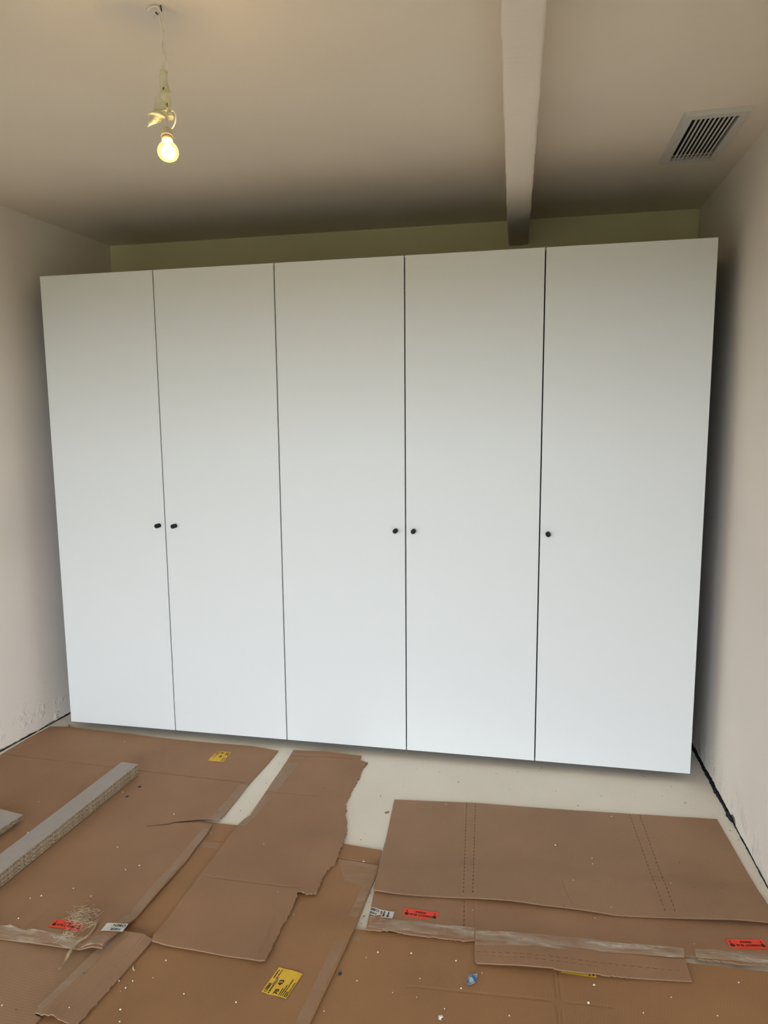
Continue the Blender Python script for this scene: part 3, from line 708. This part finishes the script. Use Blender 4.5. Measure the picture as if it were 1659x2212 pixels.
# ------------------------------------------------------------------ hanging bulb
HX, HY = 1.3784, -1.2804
def bulb_lamp():
    t = tag(empty('hanging_bulb', (HX, HY, ZC)), 'lit bare light bulb on a makeshift cord wrapped in masking tape', 'lamp')
    def P(dx, dz, dy=0.0): return (dx, dy, dz)            # relative to the ceiling hook
    K = 1.2
    # hook and cord ends at the ceiling
    v, f = tube_geo(spline([P(.002, .0), P(.004, -.012), P(-.004, -.020), P(-.012, -.015)], 6), .0022, 8); mesh('hook', v, f, 'wire', t, True)
    v, f = tube_geo(spline([P(.004, -.02), P(-.006, -.004, -.004), P(-.022, -.004, -.006), P(-.032, -.012, -.006)], 6), .0028, 8); mesh('cord_end', v, f, 'cord', t, True)
    v, f = tube_geo(spline([P(-.010, -.006, .002), P(-.018, -.016, .002), P(-.021, -.028, .003)], 6), .0026, 8); mesh('cord_end', v, f, 'cord', t, True)
    # two strands down to the tape
    z0, z1 = -.018, -.158
    a = spline([P(-.002, z0), P(.000, -.045), P(.006, -.070, .003), P(.002, -.098), P(.006, -.122, -.003), P(.003, -.138), P(-.001, z1)], 7)
    b = spline([P(.002, z0, .003), P(.012, -.045, -.003), P(.016, -.058), P(.008, -.075, -.003), P(.011, -.1), P(.009, -.122, .003), P(.014, -.140), P(.0135, z1)], 7)
    for q in (a, b): v, f = tube_geo(q, .0026, 8); mesh('cord', v, f, 'cord', t, True)
    # masking tape wrap: crumpled twisted sleeve widening into a loose flap
    def sleeve(name, rows, seed, n=18, amp=.0022, closed=True):
        v = []; f = []
        for i, (cx_, cz, ra, rb, tw) in enumerate(rows):
            for j in range(n):
                w = 2 * math.pi * j / n + tw
                k_ = 1 + .22 * noise.noise(Vector((math.cos(w) * 1.6 + seed, math.sin(w) * 1.6, i * .55)))
                v.append((cx_ + ra * k_ * math.cos(w), rb * k_ * math.sin(w), cz + amp * noise.noise(Vector((j * .9, i * .8, seed)))))
        m = len(rows)
        for i in range(m - 1):
            for j in range(n): f.append((i * n + j, i * n + (j + 1) % n, (i + 1) * n + (j + 1) % n, (i + 1) * n + j))
        f.append(tuple(range(n))); f.append(tuple(range((m - 1) * n, m * n))[::-1])
        return mesh(name, v, f, 'masking', t, smooth=False)
    sleeve('tape_wrap', [(.002, -.154, .0085, .008, 0), (.0015, -.162, .0108, .009, .2), (.000, -.172, .0112, .0095, .5), (.000, -.181, .0105, .0088, .9), (.002, -.190, .011, .0095, 1.2),
                         (.004, -.198, .0125, .0095, 1.5), (.006, -.206, .0118, .009, 1.7), (.006, -.213, .0105, .008, 1.9)], 3.3)
    sleeve('tape_wrap', [(.004, -.204, .012, .010, 0), (.002, -.212, .0185, .013, .1), (-.002, -.224, .0225, .014, .25), (-.005, -.238, .0235, .014, .3), (-.007, -.250, .0235, .013, .35),
                         (-.008, -.260, .022, .011, .4), (-.008, -.267, .019, .009, .45)], 8.1)
    # loose flap hanging at lower left
    v = []; f = []
    for i in range(7):
        for j in range(6):
            s_, u_ = i / 6, j / 5
            x = -.029 - .013 * s_ + u_ * (.042 - .010 * s_); z = -.256 - .038 * s_ + .012 * u_ * s_ + .003 * noise.noise(Vector((i * .7, j * .7, 4)))
            v.append((x, -.012 - .006 * math.sin(u_ * 3 + s_) + .004 * noise.noise(Vector((i * .6, j * .6, 9))), z))
    nv = len(v); v += [(x, y + .0012, z) for x, y, z in v]
    for i in range(6):
        for j in range(5):
            a_ = i * 6 + j; f.append((a_, a_ + 1, a_ + 7, a_ + 6)); f.append((a_ + nv + 6, a_ + nv + 7, a_ + nv + 1, a_ + nv))
    mesh('tape_flap', v, f, 'masking', t, False)
    v, f = tube_geo([P(-.038, -.263, -.018), P(-.022, -.262, -.021), P(-.006, -.266, -.020), P(.008, -.274, -.014)], [.002, .0045, .005, .003], 7); mesh('tape_fold', v, f, 'masking', t, True)
    sleeve('tape_knot', [(.010, -.252, .007, .007, 0), (.014, -.260, .0115, .009, .4), (.016, -.268, .011, .009, .8), (.015, -.275, .006, .006, 1.2)], 5.0, 10)
    # dark slits where the cable shows through the wrap
    for (x_, z_, l_, an) in ((.006, -.203, .007, -.5), (.015, -.243, .011, .1)):
        v, f = tube_geo([P(x_ - math.sin(an) * l_ / 2, z_ + l_ / 2, -.0115), P(x_, z_, -.0130), P(x_ + math.sin(an) * l_ / 2, z_ - l_ / 2, -.0115)], [.0008, .0022, .001], 7); mesh('cable_glimpse', v, f, 'wire', t, True)
    # leads to the socket
    sx, sz = .003, -.297
    v, f = tube_geo(spline([P(.002, -.266), P(.004, -.280), P(.004, sz + .004)], 6), .0016, 7); mesh('lead', v, f, 'cord', t, True)
    v, f = tube_geo(spline([P(.020, -.256, -.004), P(.030, -.257, -.008), P(.036, -.268, -.010), P(.033, -.283, -.008), P(.022, -.295, -.003), P(.011, sz + .001, 0)], 8), .0017, 7); mesh('lead', v, f, 'cord', t, True)
    tilt = Matrix.Rotation(math.radians(-9), 4, 'Y') @ Matrix.Rotation(math.radians(-14), 4, 'X')
    base = Vector((sx, 0, sz))
    def place(v): return [tuple(base + (tilt @ Vector(p))) for p in v]
    v, f = lathe_geo([(0, .001), (.0105, .001), (.0135, -.002), (.0145, -.006), (.0145, -.018), (.0152, -.019), (.0152, -.022), (.0005, -.022)], 24); mesh('socket', place(v), f, 'socket', t, True)
    v, f = lathe_geo([(.0140, -.0215), (.0146, -.0235), (.0138, -.0255), (.0146, -.0275), (.0138, -.0295), (.0134, -.032)], 24); mesh('screw_cap', place(v), f, 'brass', t, True)
    v, f = lathe_geo([(.0132, -.031), (.0140, -.036), (.0175, -.043), (.0225, -.050), (.0258, -.057), (.0268, -.064), (.0258, -.071), (.0222, -.0775), (.0165, -.082), (.0085, -.0848), (.0002, -.0855)], 32)
    gb = mesh('glass_bulb', place(v), f, 'bulb', t, True); gb['label'] = 'glowing glass bulb'
    v, f = lathe_geo([(.0002, -.043), (.005, -.045), (.011, -.051), (.0155, -.058), (.0170, -.064), (.0155, -.071), (.0105, -.0765), (.005, -.079), (.0002, -.0795)], 24)
    mesh('filament_glow', place(v), f, 'glow', t, True)
bulb_lamp()

# ------------------------------------------------------------------ ceiling vent
def vent():
    A, B, C_, D = [Vector(p) for p in [(2.8339, -0.3812), (3.0546, -0.389), (3.0694, 0.0622), (2.8523, 0.0589)]]    # near-left, near-right, far-right, far-left
    c = (A + B + C_ + D) / 4
    w = ((B - A).length + (C_ - D).length) / 2; l = ((D - A).length + (C_ - B).length) / 2
    ang = math.atan2((B - A).y + (C_ - D).y, (B - A).x + (C_ - D).x)
    t = tag(empty('ceiling_vent', (c.x, c.y, ZC)), 'grey slotted air vent on the ceiling near the right wall', 'vent'); t.rotation_euler = (0, 0, ang)
    th = .016; hw, hl = w / 2, l / 2; iw, il = hw * .70, hl * .845
    # bevelled frame: outer rim on the ceiling, raised face, inner opening
    ring = lambda a, b, z: [(-a, -b, z), (a, -b, z), (a, b, z), (-a, b, z)]
    v = ring(hw, hl, 0) + ring(hw - .007, hl - .006, -th) + ring(iw, il, -th) + ring(iw, il, -.001)
    f = []
    for r_ in range(3):
        for j in range(4): f.append((r_ * 4 + j, r_ * 4 + (j + 1) % 4, r_ * 4 + 4 + (j + 1) % 4, r_ * 4 + 4 + j))
    mesh('frame', v, f, 'vent', t)
    mesh('slot_shade', ring(iw, il, -.0012), [(0, 1, 2, 3)], 'slot_shade', t)  # flat black plate standing in for the shade behind the slats
    n = 10; pitch = 2 * iw / n
    for i in range(1, n):
        x = -iw + i * pitch
        box('slat', (x - pitch * .21, x + pitch * .21, -il, il, -th + .0005, -th + .0030), 'vent', t)
    for y in (-il + .022, il - .022): box('crossbar', (-iw, iw, y - .003, y + .003, -.0045, -.0015), 'vent', t)
vent()

# ------------------------------------------------------------------ fibre tuft on the left sheet
def tuft():
    rnd = random.Random(11); V = []; F = []
    def add(pts, r, n=4):
        v, f = tube_geo(pts, r, n); o = len(V); V.extend(v); F.extend([tuple(i + o for i in q) for q in f])
    stalk = [(1.0061, -1.2715), (1.0158, -1.2857), (1.0187, -1.3087), (1.0162, -1.3303), (1.0026, -1.3535), (1.0019, -1.383), (1.0029, -1.4097), (1.0068, -1.4436)]
    for k_ in range(22):
        j = [(x + rnd.gauss(0, .0022), y + rnd.gauss(0, .0022)) for x, y in stalk]
        cut = rnd.choice((8, 8, 7, 6)); j = j[:cut]
        pts = [(x, y, max([sh.top(x, y) for sh in (sB, sF) if inside(sh.poly, x, y) or polyd(sh.poly, x, y) < .02] or [.02]) + .006 + abs(rnd.gauss(0, .0022))) for x, y in j]
        if len(pts) > 2: add(spline(pts, 4), .00045)
    blobs = [([(0.9454, -1.2521)][0], .027, 110), ([(0.9534, -1.2773)][0], .019, 40), ([(0.9544, -1.3324)][0], .016, 22), ([(0.9948, -1.2758)][0], .014, 30), ([(0.9192, -1.2102)][0], .012, 10)]
    for (bx, by_), rad, cnt in blobs:
        for _ in range(cnt):
            a = rnd.uniform(0, 6.28); x, y = bx + rnd.gauss(0, rad * .5), by_ + rnd.gauss(0, rad * .5); z = rnd.uniform(.001, .013); pts = []
            cur = rnd.uniform(-1.3, 1.3)
            for q in range(6):
                zz = sB.top(x, y)
                pts.append((x, y, zz + .0055 + max(0, z))); x += math.cos(a) * .007; y += math.sin(a) * .007; a += cur + rnd.gauss(0, .5); z += rnd.gauss(0, .003)
            add(spline(pts, 2), .00032, 3)
    o = mesh('fibre_tuft', V, F, 'fibre'); o['kind'] = 'stuff'
    tag(o, 'frayed tuft of pale hemp fibres lying across the left red label', 'fibres')
tuft()

# ------------------------------------------------------------------ small scraps
def top_at(x, y):
    return max([sh.top(x, y) for sh in SHEETS if inside(sh.poly, x, y)] or [0.0])
def lump_geo(r, rnd, flat=.6, n=6, m=4):
    v = []; f = []
    for i in range(m + 1):
        th = math.pi * i / m
        for j in range(n):
            w = 2 * math.pi * j / n; k_ = 1 + rnd.uniform(-.3, .3)
            v.append((r * k_ * math.sin(th) * math.cos(w), r * k_ * math.sin(th) * math.sin(w), r * flat * (1 - math.cos(th))))
    for i in range(m):
        for j in range(n): f.append((i * n + j, i * n + (j + 1) % n, (i + 1) * n + (j + 1) % n, (i + 1) * n + j))
    return v, f
def scatter(name, label, cat, pts, mat, rmin, rmax, seed, flat=.6):
    rnd = random.Random(seed); V = []; F = []
    for x, y in pts:
        v, f = lump_geo(rnd.uniform(rmin, rmax), rnd, flat); o = len(V); z = top_at(x, y) + .002; V += [(a + x, b + y, c + z) for a, b, c in v]; F += [tuple(i + o for i in q) for q in f]
    ob = stuff(mesh(name, V, F, mat)); tag(ob, label, cat); return ob
CR = [(0.3794, -0.1102), (0.6403, -0.5398), (0.6407, -0.5509), (0.3304, -0.6687), (0.44, -0.8705), (0.8399, -0.8895), (0.9435, -1.0027), (0.9799, -0.9729), (0.8212, -1.1231), (0.7381, -1.1754), (0.7089, -1.1921), (0.905, -1.1472), (1.1994, -1.4441), (1.2373, -1.4371), (1.2313, -1.4624), (1.2581, -1.5295), (1.2234, -1.4749), (1.4032, -1.4511), (1.5578, -1.4502), (1.277, -1.5635), (0.9303, -1.5766), (1.6059, -1.1045), (1.3806, -0.783), (1.522, -1.0209), (1.9054, -1.2094), (1.8755, -1.2345), (2.0041, -1.1948), (2.1384, -1.1985), (2.1742, -0.9815), (2.4593, -0.5849), (2.5852, -0.6393), (2.5832, -0.6713), (2.5065, -0.7828), (2.8326, -0.7401), (2.6918, -0.3539), (2.0293, -0.385), (1.8676, -1.3209), (2.2154, -1.2288), (2.1606, -1.2925), (2.6464, -1.283), (2.9282, -1.1318), (2.8432, -1.0023), (2.5598, -0.9466), (1.2936, -1.3522), (1.2886, -1.4161), (0.9443, -0.6552), (1.1494, -0.7454), (1.7703, -0.8058), (1.9743, -1.341), (2.0425, -1.2805), (2.6161, -0.8964), (0.7388, -1.282), (1.1245, -1.5586), (2.0423, -1.344), (2.1214, -1.3669), (1.803, -1.4331), (2.2936, -1.3569), (2.7307, -1.2169), (2.838, -1.2562)]
scatter('foam_crumbs', 'tiny pale crumbs scattered over the cardboard sheets', 'crumbs', CR, 'foam', .0012, .0030, 5)
rnd_ = random.Random(21)
DK = [(1.1647, -0.0048), (1.2284, -0.0704), (1.2077, -0.1565), (1.2224, -0.1716), (1.2036, -0.3816), (1.2241, -0.3507), (1.2127, -0.5095), (1.1974, -0.5713), (1.973, -0.1155), (2.2021, -0.0746), (2.2275, -0.0868), (2.2706, -0.0498), (2.3227, -0.049), (2.0635, -0.1888), (2.2863, -0.2109), (2.4229, -0.0227), (2.4321, 0.0001), (2.8706, 0.0156), (2.8827, 0.0055), (2.8112, -0.1834), (2.567, -0.2873), (2.9813, -0.0637), (3.1319, -0.3609), (3.1445, -0.4181), (3.1422, -0.6634), (1.826, -0.2665), (1.7448, -0.36), (1.831, -0.4161), (1.7312, -0.6737), (2.9258, -0.1483), (3.0091, -0.187), (3.0984, -0.2561), (1.8278, -0.9545), (1.8326, -0.9987), (1.8298, -1.0636), (1.8297, -1.0965), (2.6745, -0.1934), (1.8639, -0.101), (2.0972, -0.0807), (2.483, -0.1907)]
scatter('floor_dirt', 'dark specks of dirt scattered on the cream floor', 'dirt', DK, 'dirt', .0012, .0028, 8, .3)
DK2 = [(0.6852, -0.3095), (0.6939, -0.3123), (0.1988, -0.4558), (0.6754, -0.5069), (2.3405, -0.5631), (2.6109, -0.5716), (2.4272, -0.4718), (2.628, -0.7984), (2.9028, -0.8461), (2.9237, -0.8466), (2.8056, -0.6257), (2.9049, -0.7526), (0.9775, -1.5813), (1.0944, -1.4519), (1.1733, -1.4489), (2.4657, -0.9218), (2.8909, -0.6076), (2.993, -0.7388), (2.7027, -0.6855), (1.492, -0.3532), (1.4958, -0.6304), (0.6031, -0.3499)]
scatter('cardboard_dirt', 'dark specks of dirt scattered on the cardboard sheets', 'dirt', DK2, 'dirt', .001, .0022, 9, .3)

def flake(name, label, cat, pts, mats, lift=.0025, seed=0):
    """crumpled little piece of film or card"""
    rnd = random.Random(seed); c = (sum(p[0] for p in pts) / len(pts), sum(p[1] for p in pts) / len(pts)); v = [(c[0], c[1], top_at(*c) + lift * 1.6)]
    ring = []
    for s_ in (.55, 1.0):
        for p in pts:
            x, y = c[0] + (p[0] - c[0]) * s_, c[1] + (p[1] - c[1]) * s_; v.append((x, y, top_at(x, y) + .0008 + rnd.uniform(0, lift) * (1.4 if s_ < 1 else .8)))
    n = len(pts); f = [(0, 1 + i, 1 + (i + 1) % n) for i in range(n)] + [(1 + i, 1 + n + i, 1 + n + (i + 1) % n, 1 + (i + 1) % n) for i in range(n)]
    N = len(v); v += [(x, y, z - .0005) for x, y, z in v]; f += [tuple(i + N for i in reversed(q)) for q in f[:2 * n]] + [(1 + n + i, 1 + n + i + N, 1 + n + (i + 1) % n + N, 1 + n + (i + 1) % n) for i in range(n)]
    mi = [0] * len(f)
    if isinstance(mats, (list, tuple)) and len(mats) > 1:
        for i in range(n): mi[i] = 1 if (i * 2 < n) else 0; mi[n + i] = 1 if (i % 3 == 0) else 0
    o = mesh(name, v, f, mats, mi=mi); return tag(o, label, cat)
flake('tape_scrap', 'crumpled blue and clear tape scrap on the right foreground cardboard', 'scrap', [(2.1789, -1.237), (2.1906, -1.2332), (2.2039, -1.2341), (2.2033, -1.2474), (2.1979, -1.2679), (2.1854, -1.2766), (2.1749, -1.2753), (2.1776, -1.2571)], ['bluegrey', 'blue'], .005, 3)
flake('blue_scrap', 'small dark blue scrap beside the centre sheet with the yellow label', 'scrap', [(1.8077, -1.3004), (1.8156, -1.299), (1.8199, -1.3049), (1.8146, -1.3108), (1.8081, -1.307)], 'navy', .003, 4)
flake('blue_scrap', 'tiny dark blue scrap right of the plank stack, nearer the wardrobe', 'scrap', [(0.6769, -0.4806), (0.691, -0.4742), (0.6932, -0.4854), (0.6852, -0.4907)], 'navy', .001, 5)
flake('blue_scrap', 'tiny dark blue scrap right of the plank stack, nearer the camera', 'scrap', [(0.6669, -0.5617), (0.6806, -0.5556), (0.6809, -0.5665), (0.6751, -0.5712)], 'navy', .001, 6)
flake('card_scrap', 'loose triangular cardboard scrap on the floor left of the scored sheet', 'scrap', [(1.7834, -0.476), (1.8003, -0.4628), (1.804, -0.4723), (1.7909, -0.4847)], 'card_a', .002, 7)
flake('card_scrap', 'cardboard shred at the torn right corner of the long torn sheet', 'scrap', [(1.6179, -0.1013), (1.6292, -0.0816), (1.6326, -0.1075), (1.6247, -0.122)], 'card_a', .003, 8)
flake('card_scrap', 'brown cardboard shred at the back edge of the scored sheet', 'scrap', [(2.532, -0.3259), (2.5447, -0.327), (2.5439, -0.3373), (2.5312, -0.3362)], 'card_a', .001, 9)
flake('card_scrap', 'small cardboard shred standing at the back edge of the left sheet', 'scrap', [(-0.036, 0.0201), (-0.0261, 0.0219), (-0.0055, -0.0026), (-0.0177, -0.0048)], 'card_a', .006, 10)
flake('wood_shaving', 'pale curled shaving on the foreground cardboard beside the narrow strip', 'scrap', [(1.2062, -1.384), (1.2121, -1.3863), (1.2151, -1.3961), (1.2228, -1.4015), (1.2188, -1.4022), (1.2092, -1.3937)], 'fibre', .003, 11)
flake('foam_scrap', 'curled white foam scrap at the bottom edge of the foreground sheet', 'scrap', [(2.1076, -1.3894), (2.1172, -1.3862), (2.1215, -1.3925), (2.1158, -1.3964), (2.1177, -1.4032), (2.109, -1.402)], 'foam', .003, 12)
flake('foam_scrap', 'round white foam pellet below the taped flap, nearer the flap', 'scrap', [(2.5251, -1.2091), (2.5302, -1.2082), (2.5309, -1.2129), (2.5269, -1.2152), (2.5245, -1.214)], 'foam', .003, 13)
flake('foam_scrap', 'white foam pellet below the taped flap, farther from the flap', 'scrap', [(2.5035, -1.2721), (2.5084, -1.2712), (2.5089, -1.2786), (2.5052, -1.2793), (2.5018, -1.2769)], 'foam', .003, 14)
